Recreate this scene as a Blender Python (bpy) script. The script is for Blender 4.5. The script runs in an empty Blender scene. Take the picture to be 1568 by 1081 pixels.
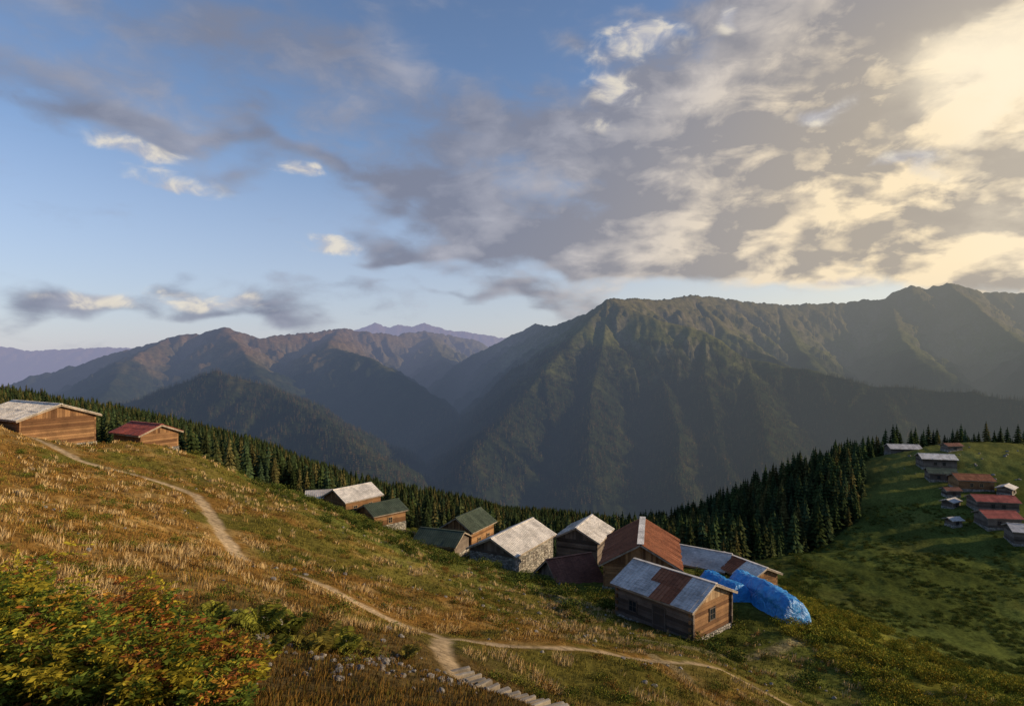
import bpy, math, random
import numpy as np
from mathutils import Vector
random.seed(7); rng=np.random.default_rng(11)
scene=bpy.context.scene
R=math.radians

# ------------------------------------------------------------------ noise
def _h(ix,iy,seed):
    n=(ix.astype(np.int64)*374761393+iy.astype(np.int64)*668265263+seed*974634777)&0xFFFFFFFF
    n=((n^(n>>13))*1274126177)&0xFFFFFFFF
    n=n^(n>>16)
    return (n&0xFFFF)/65535.0*2*np.pi
def perlin(x,y,seed=0):
    x=np.asarray(x,float);y=np.asarray(y,float)
    ix=np.floor(x);iy=np.floor(y);fx=x-ix;fy=y-iy
    u=fx*fx*fx*(fx*(fx*6-15)+10);v=fy*fy*fy*(fy*(fy*6-15)+10)
    def g(dx,dy):
        a=_h(ix+dx,iy+dy,seed);return np.cos(a)*(fx-dx)+np.sin(a)*(fy-dy)
    a=g(0,0);b=g(1,0);c=g(0,1);d=g(1,1)
    return ((a+(b-a)*u)*(1-v)+(c+(d-c)*u)*v)*1.5
def fbm(x,y,oct=4,seed=0):
    s=0;a=.5
    for i in range(oct):
        s=s+a*perlin(x,y,seed+i*17);x=x*2.03;y=y*2.03;a*=.5
    return s
def sstep(a,b,x):
    t=np.clip((x-a)/(b-a),0,1);return t*t*(3-2*t)
def poly_dist(x,y,pts):
    d=np.full(np.shape(x),1e9)
    for (ax,ay),(bx,by) in zip(pts[:-1],pts[1:]):
        vx,vy=bx-ax,by-ay
        t=np.clip(((x-ax)*vx+(y-ay)*vy)/(vx*vx+vy*vy),0,1)
        d=np.minimum(d,np.hypot(x-ax-t*vx,y-ay-t*vy))
    return d
def in_poly(x,y,P):
    r=np.zeros(np.shape(x),bool);n=len(P)
    for i in range(n):
        x1,y1=P[i];x2,y2=P[(i+1)%n]
        if y1==y2: continue
        c=((y1>y)!=(y2>y))&(x<(x2-x1)*(y-y1)/(y2-y1)+x1)
        r^=c
    return r

# ------------------------------------------------------------------ terrain control points, mostly image pixels projected at guessed depths (metres, origin = viewpoint)
TRAIL=[(-47,57.5,-6.9),(-39.3,52,-7.2),(-32.8,48,-8.3),(-27.1,46,-9.1),(-22.2,44,-10.0),(-19.3,40,-10.2),(-15.6,34,-10.1),(-12.7,30,-10.0),
 (-9.8,28,-10.1),(-7.4,27,-10.4),(-5,26,-10.9),(-2.6,24,-10.8),(-.6,24,-11.1),(1.7,25,-11.9),(6.8,30,-14.6),(10.9,33,-16.7),(13.8,31,-17.4)]
STAIR=[(-2.6,24,-10.8),(-2.3,20,-9.6),(-1.5,17.5,-8.9),(-.4,16,-8.5),(.5,14.5,-8.2),(1.3,12.5,-7.7)]
CTRL_PTS=TRAIL+STAIR[1:-1]+[
 (-7.4,9,-5.1),(0,14,-7.9),(28.6,35,-19.8),(-6.8,17,-7.3),(-17.1,24,-6.5),(-40,68,-10.4),(-26.2,75,-17.2),
 (-11.6,29,-9.7),(-10.6,55,-16.7),(-24,92,-23.8),(-7.4,76,-24.4),(0,66,-23.0),(5.9,66,-23.4),(10.7,58,-21.8),(12.5,43,-19.7),
 (8,46,-19.4),(2.5,36,-15.8),(15.5,34,-18.8),(22,52,-21.7),(24.4,64,-23.4),(2.4,20,-11.0),
 (0,0,-3.5),(-15,5,-3.0),(-30,25,-4.5),(15,5,-10),(30,15,-17),(27.2,56,-26.9),(38.6,60,-30),(41,50,-26.6),(43.8,90,-35.7),(64,78,-37.4),
 (68,115,-37.2),(86,115,-37.2),(53.4,120,-38.8),(88.6,150,-34.5),(118,190,-29.8),(114.7,165,-30.6),(104.6,140,-33),(96,125,-35.4),
 (91.7,112,-36.5),(151,185,-27),(135.5,195,-28.5),(150,260,-68),(260,210,-32),(102,190,-34),(82,190,-41),(61,185,-50),(36.8,180,-54.5),
 (53.7,130,-43.4),(29.3,130,-43),(-18,300,-79),(-31,350,-84),(45.7,300,-90),(-139,250,-31),(-200,300,-31),(-327,400,-28),(-265,400,-34),(-140,350,-55),
 (-85,350,-77),(-76,150,-25),(-63,180,-42),(-33,220,-60),(-60,92,-15),(-46,100,-20),(-5,110,-35),(70,260,-85),(130,240,-60),(190,260,-60),
 (-450,520,-70),(-220,540,-120),(0,540,-170),(200,480,-160),(380,420,-110),(420,200,-60),(0,-70,14),(-90,-30,12),(90,-50,-12),(-110,60,-1),
 (-170,130,-9),(-330,220,-8),(-450,50,20),(-300,-200,40),(300,-200,-20),(0,-450,60),(200,60,-50),(120,60,-45),(75,50,-36),(-38,65,-9.6),(-45,59,-8.0)]
CTRL=np.array(CTRL_PTS,float)
CQ=5.0
def _A(P):
    d=P[:,None,:2]-P[None,:,:2]
    return -np.sqrt((d**2).sum(-1)+CQ*CQ)
n=len(CTRL)
K=np.zeros((n+3,n+3));K[:n,:n]=_A(CTRL)-np.eye(n)*0.15;K[:n,n]=1;K[:n,n+1:]=CTRL[:,:2];K[n,:n]=1;K[n+1:,:n]=CTRL[:,:2].T
W=np.linalg.solve(K,np.concatenate([CTRL[:,2],[0,0,0]]))
def near_h(x,y):
    h=W[n]+W[n+1]*x+W[n+2]*y
    for i in range(n):
        h=h-W[i]*np.sqrt((x-CTRL[i,0])**2+(y-CTRL[i,1])**2+CQ*CQ)
    return h
RIDGES=[
 (.86,[(640,4200,362),(897,4500,402),(1180,4850,425),(1498,5200,478),(1847,5600,497),(2200,5800,470),(2543,6000,470),(3145,6200,498),(3728,6200,550),(3954,6200,667),(4120,6250,640),(4310,6200,705),(4698,6200,602),(5074,6200,602),(6500,6300,590)]),
 (.74,[(640,4200,362),(470,3960,185),(294,3700,24),(160,3400,-110),(19,3100,-255),(-174,2600,-430)]),
 (.80,[(640,4200,362),(780,3880,90),(849,3600,-100),(801,3000,-366),(668,2500,-522)]),
 (.80,[(640,4200,362),(560,3800,90),(420,3300,-197),(327,2700,-441)]),
 (.74,[(640,4200,362),(902,4000,222),(1205,3900,130),(1412,3800,-20),(1751,3600,-105),(2009,3400,-185),(2325,3200,-194),(2455,3000,-225),(3200,2900,-260)]),
 (.75,[(1412,3800,-20),(1250,3200,-250),(1116,2700,-430)]),
 (.75,[(1205,3900,130),(1080,3500,-110),(980,3000,-370),(900,2600,-500)]),
 (.75,[(2009,3400,-185),(1800,2900,-370),(1650,2500,-480)]),
 (.74,[(653,4600,330),(358,5200,225),(225,6000,275),(-150,6000,105),(-491,5600,-95),(-595,5000,-290)]),
 (.62,[(-5200,4600,-280),(-4090,5000,-261),(-3468,5500,0),(-3008,5500,144),(-2596,5600,234),(-2245,5600,134),(-1791,6500,258),(-1306,6800,199),(-1049,7500,274),(-493,8000,167),(-213,8500,-44)]),
 (.62,[(-2596,5600,234),(-2100,4900,20),(-1684,4200,-175)]),
 (.62,[(-3008,5500,144),(-2900,4700,-60),(-2600,4000,-250)]),
 (.64,[(-1791,6500,258),(-1541,5200,54),(-1122,4800,-25),(-631,4200,-219),(-330,3800,-390)]),
 (.64,[(-1049,7500,274),(-800,6600,90),(-620,5900,-90),(-480,5200,-300)]),
 (.6,[(-2600,3300,-330),(-1884,3200,-234),(-1422,3000,-85),(-1132,2900,-151),(-771,2600,-271),(-538,2300,-384)]),
 (.45,[(-12000,11000,100),(-9000,11000,125),(-8430,11000,35),(-7050,11000,115),(-6000,11000,40),(-4500,11500,60)]),
 (.5,[(-3300,12000,350),(-2618,12000,579),(-2400,12000,480),(-2180,12000,560),(-1900,12000,500),(-1678,12000,579),(-1200,12000,450),(-550,12000,350),(300,12500,250)]),
 (.7,[(2543,6000,470),(2350,5200,100),(2250,4600,-130)]),(.7,[(3728,6200,550),(3300,5300,120),(3050,4600,-80)]),
 (.7,[(4310,6200,705),(4100,5200,200),(3700,4300,-60)]),(.7,[(1498,5200,478),(1600,4700,180),(1850,4300,-60)]),(.7,[(5074,6200,602),(4800,5000,150),(4200,4000,-100)]),
]
def far_h(x,y):
    r=np.hypot(x,y)
    wx=x+fbm(x/700,y/700,3,5)*130;wy=y+fbm(x/700+9,y/700,3,6)*130
    H=np.full(x.shape,-1e9);S=np.zeros_like(x);D=np.zeros_like(x)
    base=0
    for m,P in RIDGES:
        base+=37.3;s0=base*100
        for a,b in zip(P[:-1],P[1:]):
            vx,vy=b[0]-a[0],b[1]-a[1];L2=vx*vx+vy*vy;L=math.sqrt(L2)
            t0=((x-a[0])*vx+(y-a[1])*vy)/L2
            t=np.clip(((wx-a[0])*vx+(wy-a[1])*vy)/L2,0,1)
            t=.35*t+.65*np.clip(t0,0,1)
            dd=np.hypot(x-a[0]-t*vx,y-a[1]-t*vy)
            h=a[2]+t*(b[2]-a[2])-m*dd
            k=h>H
            H=np.where(k,h,H);S=np.where(k,s0+t*L,S);D=np.where(k,dd,D)
            s0+=L
    sp=1-np.abs(perlin(S/240,D/1500,21))*2
    sp2=1-np.abs(perlin(S/85,D/600,22))*2
    H=H+np.clip(D*.34,0,95)*(sp-.45)+np.clip(D*.2,0,34)*(sp2-.4)
    rg=(1-2*np.abs(perlin(x/420,y/420,31)))*.7+(1-2*np.abs(perlin(x/170,y/170,32)))*.5+(1-2*np.abs(perlin(x/70,y/70,33)))*.36+(1-2*np.abs(perlin(x/32,y/32,34)))*.2
    H=H+(rg-.8)*np.clip(14+D*.09,0,40)*np.clip(r/4500,.5,1.5)
    flank=-95-.42*(r-450)+fbm(x/200,y/200,3,41)*60
    H=np.maximum(H,np.maximum(flank,-720+fbm(x/500,y/500,2,42)*40))
    return H
def hummock(x,y):
    r=np.hypot(x,y);f=1-sstep(250,420,r)
    return f*(fbm(x/2.6,y/2.6,4,50)*.36+fbm(x/11,y/11,2,51)*.6)
def ground(x,y):
    x=np.asarray(x,float);y=np.asarray(y,float);sh=x.shape
    x=x.ravel();y=y.ravel();r=np.hypot(x,y);h=np.zeros_like(x)
    w=sstep(420,620,r)
    k=w<1
    if k.any():
        hh=near_h(x[k],y[k])
        pd=poly_dist(x[k],y[k],[(a[0],a[1]) for a in TRAIL]);pd2=poly_dist(x[k],y[k],[(a[0],a[1]) for a in STAIR])
        p=np.minimum(pd,pd2)
        hh=hh+hummock(x[k],y[k])*(.12+.88*sstep(.5,3.2,p))-.07*(1-sstep(.2,.7,p))
        h[k]+=hh*(1-w[k])
    k=w>0
    if k.any(): h[k]+=far_h(x[k],y[k])*w[k]
    return h.reshape(sh)

# ------------------------------------------------------------------ mesh helpers
def fast_mesh(name,V,F,smooth=False,cols=None):
    V=np.ascontiguousarray(V,np.float32);F=np.ascontiguousarray(F,np.int32)
    me=bpy.data.meshes.new(name);k=F.shape[1]
    me.vertices.add(len(V));me.vertices.foreach_set('co',V.ravel())
    me.loops.add(F.size);me.loops.foreach_set('vertex_index',F.ravel())
    me.polygons.add(len(F));me.polygons.foreach_set('loop_start',np.arange(0,F.size,k,dtype=np.int32))
    me.update(calc_edges=True)
    me.polygons.foreach_set('use_smooth',np.full(len(F),smooth))
    if cols is not None:
        a=me.attributes.new('Col','FLOAT_COLOR','POINT')
        c=np.ones((len(V),4),np.float32);c[:,:3]=cols;a.data.foreach_set('color',c.ravel())
    me.update()
    return me
def add_obj(name,me,mats=(),parent=None):
    o=bpy.data.objects.new(name,me);scene.collection.objects.link(o)
    for m in mats:
        if me is not None: me.materials.append(m)
    if parent: o.parent=parent
    return o
def instancer(name,child,P,s,rot,parent=None):
    N=len(P);c=np.cos(rot)*s*.5;d=np.sin(rot)*s*.5
    V=np.zeros((N,4,3))
    for i,(a,b) in enumerate([(-1,-1),(1,-1),(1,1),(-1,1)]):
        V[:,i,0]=P[:,0]+a*c-b*d;V[:,i,1]=P[:,1]+a*d+b*c;V[:,i,2]=P[:,2]
    me=fast_mesh(name,V.reshape(-1,3),np.arange(N*4).reshape(-1,4))
    o=add_obj(name,me,parent=parent)
    o.instance_type='FACES';o.use_instance_faces_scale=True;o.instance_faces_scale=1
    o.show_instancer_for_render=False;o.show_instancer_for_viewport=False
    child.parent=o
    return o

# ------------------------------------------------------------------ materials
class NT:
    def __init__(s,nt): s.nt=nt
    def n(s,t,**k):
        nd=s.nt.nodes.new(t)
        for a,b in k.items(): setattr(nd,a,b)
        return nd
    def set(s,sock,v):
        if isinstance(v,bpy.types.NodeSocket): s.nt.links.new(v,sock)
        else: sock.default_value=v
    def m(s,op,a,b=None,c=None,clamp=False):
        nd=s.n('ShaderNodeMath',operation=op);nd.use_clamp=clamp
        s.set(nd.inputs[0],a)
        if b is not None: s.set(nd.inputs[1],b)
        if c is not None: s.set(nd.inputs[2],c)
        return nd.outputs[0]
    def vm(s,op,a,b=None,c=None):
        nd=s.n('ShaderNodeVectorMath',operation=op)
        s.set(nd.inputs[0],a)
        if b is not None: s.set(nd.inputs[1],b)
        if c is not None: s.set(nd.inputs[2],c)
        return nd.outputs['Value'] if op in('DOT_PRODUCT','LENGTH') else nd.outputs[0]
    def mr(s,v,a,b,c=0.,d=1.,smooth=True):
        nd=s.n('ShaderNodeMapRange');nd.interpolation_type='SMOOTHSTEP' if smooth else 'LINEAR'
        s.set(nd.inputs[0],v);s.set(nd.inputs[1],a);s.set(nd.inputs[2],b);s.set(nd.inputs[3],c);s.set(nd.inputs[4],d)
        return nd.outputs[0]
    def mix(s,f,a,b,mode='MIX'):
        nd=s.n('ShaderNodeMix',data_type='RGBA',blend_type=mode)
        s.set(nd.inputs[0],f)
        for i,v in ((6,a),(7,b)):
            if isinstance(v,tuple) and len(v)==3: v=v+(1,)
            s.set(nd.inputs[i],v)
        return nd.outputs[2]
    def noise(s,vec,scale,detail=4,rough=.55,dist=0,dim='3D'):
        nd=s.n('ShaderNodeTexNoise');nd.noise_dimensions=dim;nd.inputs['Scale'].default_value=scale;nd.inputs['Detail'].default_value=detail
        nd.inputs['Roughness'].default_value=rough;nd.inputs['Distortion'].default_value=dist
        if vec is not None: s.nt.links.new(vec,nd.inputs['Vector'])
        return nd.outputs['Fac']
def newmat(name):
    m=bpy.data.materials.new(name);m.use_nodes=True;nt=m.node_tree
    T=NT(nt);b=nt.nodes['Principled BSDF'];out=nt.nodes['Material Output']
    b.inputs['Specular IOR Level'].default_value=.2
    return m,T,b,out
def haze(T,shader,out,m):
    # haze painted onto surfaces as emissive tint, fixed in world space around the village
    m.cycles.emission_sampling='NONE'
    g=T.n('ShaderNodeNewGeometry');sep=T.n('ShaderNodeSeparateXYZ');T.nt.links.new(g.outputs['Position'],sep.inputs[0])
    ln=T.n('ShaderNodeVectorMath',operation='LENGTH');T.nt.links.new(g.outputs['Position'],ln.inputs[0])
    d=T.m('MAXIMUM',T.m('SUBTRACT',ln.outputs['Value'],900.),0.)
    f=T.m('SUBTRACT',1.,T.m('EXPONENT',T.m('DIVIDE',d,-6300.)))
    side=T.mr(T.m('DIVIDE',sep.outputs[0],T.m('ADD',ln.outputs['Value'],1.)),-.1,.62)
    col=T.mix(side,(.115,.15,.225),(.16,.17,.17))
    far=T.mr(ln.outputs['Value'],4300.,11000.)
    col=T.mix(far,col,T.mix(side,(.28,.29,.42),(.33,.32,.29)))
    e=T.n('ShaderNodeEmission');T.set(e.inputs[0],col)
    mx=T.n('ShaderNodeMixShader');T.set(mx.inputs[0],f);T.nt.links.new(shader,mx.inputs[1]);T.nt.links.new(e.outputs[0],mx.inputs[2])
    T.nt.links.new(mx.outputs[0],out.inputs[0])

def mat_ground():
    m,T,b,out=newmat('terrain_cover')
    T.nt.nodes.remove(b);b=T.n('ShaderNodeBsdfDiffuse')
    at=T.n('ShaderNodeAttribute',attribute_name='Col')
    g=T.n('ShaderNodeNewGeometry');P=g.outputs['Position']
    f=T.noise(P,2.6,4,.75);f3=T.noise(P,.035,4,.75)
    k=T.m('MULTIPLY',T.mr(f,.3,.7,.4,1.55,False),T.mr(f3,.3,.7,.5,1.5,False))
    vm=T.n('ShaderNodeVectorMath',operation='SCALE');T.nt.links.new(at.outputs['Color'],vm.inputs[0]);T.set(vm.inputs[3],k)
    T.nt.links.new(vm.outputs[0],b.inputs['Color'])
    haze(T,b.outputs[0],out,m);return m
def mat_leaf(name,trans=.35,hz=False,var=.25):
    m,T,b,out=newmat(name)
    T.nt.nodes.remove(b)
    at=T.n('ShaderNodeAttribute',attribute_name='Col')
    oi=T.n('ShaderNodeObjectInfo')
    vs=T.vm('SCALE',at.outputs['Color']);nd=vs.node;T.set(nd.inputs[3],T.mr(oi.outputs['Random'],0.,1.,1-var,1+var,False))
    df=T.n('ShaderNodeBsdfDiffuse');T.nt.links.new(vs,df.inputs[0]);last=df.outputs[0]
    if trans>0:
        tr=T.n('ShaderNodeBsdfTranslucent');T.nt.links.new(vs,tr.inputs[0])
        mx=T.n('ShaderNodeMixShader');mx.inputs[0].default_value=trans
        T.nt.links.new(df.outputs[0],mx.inputs[1]);T.nt.links.new(tr.outputs[0],mx.inputs[2]);last=mx.outputs[0]
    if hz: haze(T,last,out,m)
    else: T.nt.links.new(last,out.inputs[0])
    return m
def mat_tone(name,c0,c1,rough=.8,metal=0,nscale=(1,1,1),ns=4.,bump=.3,stain=None,stain_at=.6,bd=.03):
    m,T,b,out=newmat(name)
    at=T.n('ShaderNodeAttribute',attribute_name='tone')
    tc=T.n('ShaderNodeTexCoord');mp=T.n('ShaderNodeMapping');T.nt.links.new(tc.outputs['Object'],mp.inputs[0]);mp.inputs['Scale'].default_value=nscale
    f=T.noise(mp.outputs[0],ns,5,.65);f2=T.noise(tc.outputs['Object'],.9,3,.6)
    c=T.mix(at.outputs['Fac'],c0,c1)
    vm=T.n('ShaderNodeVectorMath',operation='SCALE');T.nt.links.new(c,vm.inputs[0])
    T.set(vm.inputs[3],T.m('MULTIPLY',T.mr(f,.25,.75,.5,1.4,False),T.mr(f2,.3,.7,.7,1.25,False)))
    c=vm.outputs[0]
    if stain: c=T.mix(T.mr(T.m('ADD',T.m('MULTIPLY',f2,.7),T.m('MULTIPLY',f,.4)),stain_at,stain_at+.1,0.,.85),c,stain)
    T.nt.links.new(c,b.inputs['Base Color']);b.inputs['Roughness'].default_value=rough;b.inputs['Metallic'].default_value=metal
    bp=T.n('ShaderNodeBump');bp.inputs['Strength'].default_value=bump;bp.inputs['Distance'].default_value=bd
    T.set(bp.inputs['Height'],f);T.nt.links.new(bp.outputs[0],b.inputs['Normal'])
    return m
def mat_stone(name):
    m,T,b,out=newmat(name)
    tc=T.n('ShaderNodeTexCoord');v=T.n('ShaderNodeTexVoronoi');v.inputs['Scale'].default_value=2.8
    v.inputs['Randomness'].default_value=.9
    mp=T.n('ShaderNodeMapping');mp.inputs['Scale'].default_value=(1,1,1.6);T.nt.links.new(tc.outputs['Object'],mp.inputs[0]);T.nt.links.new(mp.outputs[0],v.inputs[0])
    ve=T.n('ShaderNodeTexVoronoi',feature='DISTANCE_TO_EDGE');ve.inputs['Scale'].default_value=2.8;ve.inputs['Randomness'].default_value=.9;T.nt.links.new(mp.outputs[0],ve.inputs[0])
    sp=T.n('ShaderNodeSeparateColor');T.nt.links.new(v.outputs['Color'],sp.inputs[0])
    c=T.mix(sp.outputs[0],(.15,.14,.125),(.46,.42,.36))
    c=T.mix(T.mr(ve.outputs[0],0.,.07),(.06,.055,.045),c)
    T.nt.links.new(c,b.inputs['Base Color']);b.inputs['Roughness'].default_value=.9
    bp=T.n('ShaderNodeBump');bp.inputs['Strength'].default_value=.8;bp.inputs['Distance'].default_value=.08
    T.set(bp.inputs['Height'],T.mr(ve.outputs[0],0.,.15));T.nt.links.new(bp.outputs[0],b.inputs['Normal'])
    return m
MG=mat_ground()
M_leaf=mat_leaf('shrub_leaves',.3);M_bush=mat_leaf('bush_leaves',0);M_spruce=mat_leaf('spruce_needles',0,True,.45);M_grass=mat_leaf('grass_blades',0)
M_woodO=mat_tone('warm_timber',(.13,.062,.028),(.36,.20,.09),nscale=(3,3,22),bump=.5)
M_woodG=mat_tone('weathered_timber',(.07,.054,.044),(.22,.175,.14),nscale=(3,3,22),bump=.5)
M_plank=mat_tone('pale_boards',(.30,.19,.10),(.55,.38,.22),nscale=(22,22,2),bump=.4)
M_mgrey=mat_tone('galvanised_sheet',(.50,.46,.415),(.60,.56,.51),rough=.8,metal=.0,nscale=(1,6,1),ns=2,bump=.15,stain=(.30,.20,.14),stain_at=.66)
M_mwhite=mat_tone('pale_sheet',(.62,.57,.50),(.73,.68,.60),rough=.8,nscale=(1,6,1),ns=2,bump=.15,stain=(.42,.33,.25),stain_at=.68)
M_mrust=mat_tone('rusty_sheet',(.22,.075,.034),(.31,.12,.058),rough=.8,nscale=(1,6,1),ns=2,bump=.2,stain=(.12,.05,.035),stain_at=.62)
M_mred=mat_tone('red_sheet',(.30,.07,.05),(.38,.10,.07),rough=.65,nscale=(1,6,1),ns=2,bump=.15)
M_mbrown=mat_tone('brown_sheet',(.16,.065,.042),(.22,.095,.06),rough=.8,nscale=(1,6,1),ns=2,bump=.2)
M_mgreen=mat_tone('green_sheet',(.055,.075,.05),(.08,.10,.068),rough=.8,nscale=(1,6,1),ns=2,bump=.15)
M_dark=mat_tone('dark_backing',(.012,.011,.01),(.02,.018,.016))
M_stone=mat_stone('rubble_masonry')
M_trim=mat_tone('trim_boards',(.3,.24,.18),(.42,.35,.27))
M_rock=mat_tone('fieldstone',(.14,.125,.105),(.30,.27,.23),ns=3,bump=.6)
M_step=mat_tone('stone_tread',(.24,.20,.15),(.42,.36,.27),ns=3,bump=.6)
M_glass,T_,b_,o_=newmat('window_glass');b_.inputs['Base Color'].default_value=(.02,.025,.03,1);b_.inputs['Roughness'].default_value=.1;b_.inputs['Specular IOR Level'].default_value=.6

# ------------------------------------------------------------------ terrain sheet
th=np.concatenate([np.linspace(-180,-54,70,endpoint=False),np.linspace(-54,54,900,endpoint=False),np.linspace(54,180,71)])*math.pi/180
NR=1350
rr=np.exp(np.linspace(math.log(1.5),math.log(17000),NR))
RR,TH=np.meshgrid(rr,th,indexing='ij')
X=RR*np.sin(TH);Y=RR*np.cos(TH)
Z=ground(X,Y)
nt_=len(th)
FOREST_R=[(32,116),(50,121),(62,131),(78,141),(90,160),(100,178),(108,192),(130,200),(165,196),(250,205),(300,330),(120,330),(25,250),(18,150)]
FOREST_L=[(-170,112),(-78,102),(-50,101),(-40,113),(-24,122),(5,116),(32,116),(18,150),(25,250),(120,330),(250,500),(0,640),(-560,640),(-560,260)]
def forest_mask(x,y):
    clear=fbm(x/45,y/45,3,71)
    a=in_poly(x,y,FOREST_R);b=in_poly(x,y,FOREST_L)&(clear<.17)
    return a,b
def paint(X,Y,Z):
    r=np.hypot(X,Y);C=np.zeros(X.shape+(3,))
    def lay(w,c):
        C[...]=C*(1-w[...,None])+np.array(c)*w[...,None]
    one=np.ones_like(X)
    lay(one,(.105,.115,.025))
    nz=fbm(X/6,Y/6,4,80);n2=fbm(X/1.6,Y/1.6,3,81);n3=fbm(X/18,Y/18,3,82)
    gl=X*.55+Y*.83
    org=1-sstep(26,41,gl+nz*18+n3*12)
    lay(org,(.23,.125,.033))
    lay(org*sstep(.05,.35,n2+nz*.6)*.7,(.36,.24,.09))
    lay(org*sstep(-.05,.22,-n3-nz*.6)*.8,(.115,.115,.024))
    lay((1-org)*sstep(.05,.35,nz)*.5*(r<100),(.18,.15,.04))
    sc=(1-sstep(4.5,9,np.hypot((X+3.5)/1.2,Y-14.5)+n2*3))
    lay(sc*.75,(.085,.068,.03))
    mead=sstep(38,48,X+.12*(Y-60)+nz*8)*(r<420)
    lay(mead,(.08,.098,.024));lay(mead*sstep(0,.4,n3)*.6,(.12,.12,.032))
    lay(mead*sstep(.0,.3,n2+nz)*.4,(.05,.062,.017))
    lay(mead*sstep(140,180,Y)*.7,(.16,.155,.045))
    gs=sstep(20,25,X-.06*(Y-30)+nz*5)*(1-mead)*(Y<110)
    lay(gs,(.16,.15,.026))
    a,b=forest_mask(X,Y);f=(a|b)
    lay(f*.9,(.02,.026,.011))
    pT=poly_dist(X,Y,[(q[0],q[1]) for q in TRAIL[:13]]);pR=poly_dist(X,Y,[(q[0],q[1]) for q in TRAIL[12:]])+.12
    p=np.minimum(np.minimum(pT,pR),poly_dist(X,Y,[(q[0],q[1]) for q in STAIR])+.1)
    tr=(1-sstep(.24,.56,p+n2*.3+nz*.1))*(r<75)*.95
    lay(tr,(.46,.34,.2))
    p2=poly_dist(X,Y,[(5,38),(9,37),(14,40),(20,44),(24,48)]);lay((1-sstep(.2,.6,p2+n2*.4))*.6,(.3,.24,.14))
    p3=poly_dist(X,Y,[(2,60),(4,52),(3.5,44),(6,34),(8,28)]);lay((1-sstep(.15,.6,p3+n2*.5))*.6,(.3,.24,.14))
    w=sstep(430,620,r)
    fz=fbm(X/500,Y/500,4,90);f2=fbm(X/120,Y/120,4,91)
    G0,G1=np.gradient(Z);dr=np.gradient(RR,axis=0);dt=np.gradient(TH,axis=1)*RR
    sl=np.hypot(G0/dr,G1/dt)
    M=np.zeros_like(C);M[...]=(.024,.030,.013)  # forest tone darkened for cloud shade; higher ground painted brighter as sunlit
    def lm(wt,c): M[...]=M*(1-wt[...,None])+np.array(c)*wt[...,None]
    tl=sstep(-170,70,Z+fz*260+f2*120)
    lm(tl,(.115,.115,.034))
    left=1-sstep(-1900,-300,X-(Y-5500)*.1)
    lm(tl*left*.8,(.18,.10,.055))
    lm(sstep(60,330,Z+fz*200)*.6*(1-left),(.17,.13,.058))
    lm(sstep(.95,1.35,sl+f2*.4)*sstep(-250,50,Z)*.5,(.19,.155,.115))
    lm((1-tl)*sstep(.05,.35,f2)*.5,(.06,.055,.02))
    C[...]=C*(1-w[...,None])+M*w[...,None]
    return C
C=paint(X,Y,Z)
I=np.arange(NR*nt_).reshape(NR,nt_)
F=np.stack([I[:-1,:-1],I[:-1,1:],I[1:,1:],I[1:,:-1]],-1).reshape(-1,4)[:,::-1]
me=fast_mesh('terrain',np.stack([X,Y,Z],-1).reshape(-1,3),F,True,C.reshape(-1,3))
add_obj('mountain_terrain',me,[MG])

# ------------------------------------------------------------------ box builder
class MB:
    def __init__(s): s.v=[];s.f=[];s.t=[];s.m=[]
    def hexa(s,P,tone=None,mat=0):
        b=len(s.v);s.v+=[tuple(p) for p in P]
        tone=random.random() if tone is None else tone
        for q in ((3,2,1,0),(4,5,6,7),(0,1,5,4),(1,2,6,5),(2,3,7,6),(3,0,4,7)):
            s.f.append([b+i for i in q]);s.t.append(tone);s.m.append(mat)
    def box(s,c,d,tone=None,mat=0,rz=0):
        x,y,z=d[0]/2,d[1]/2,d[2]/2;cr,sr=math.cos(rz),math.sin(rz);P=[]
        for zz in (-z,z):
            for a,b in ((-x,-y),(x,-y),(x,y),(-x,y)):
                P.append((c[0]+a*cr-b*sr,c[1]+a*sr+b*cr,c[2]+zz))
        s.hexa(P,tone,mat)
    def slab(s,a,b,c,d,th,tone=None,mat=0):
        a,b,c,d=map(Vector,(a,b,c,d));nn=(b-a).cross(d-a).normalized()*th
        s.hexa([a,b,c,d,a+nn,b+nn,c+nn,d+nn],tone,mat)
    def obj(s,name,mats,parent=None):
        me=bpy.data.meshes.new(name);me.from_pydata(s.v,[],s.f)
        a=me.attributes.new('tone','FLOAT','FACE');a.data.foreach_set('value',np.array(s.t,np.float32))
        o=add_obj(name,me,mats,parent);me.polygons.foreach_set('material_index',np.array(s.m,np.int32));me.update();return o

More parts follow.
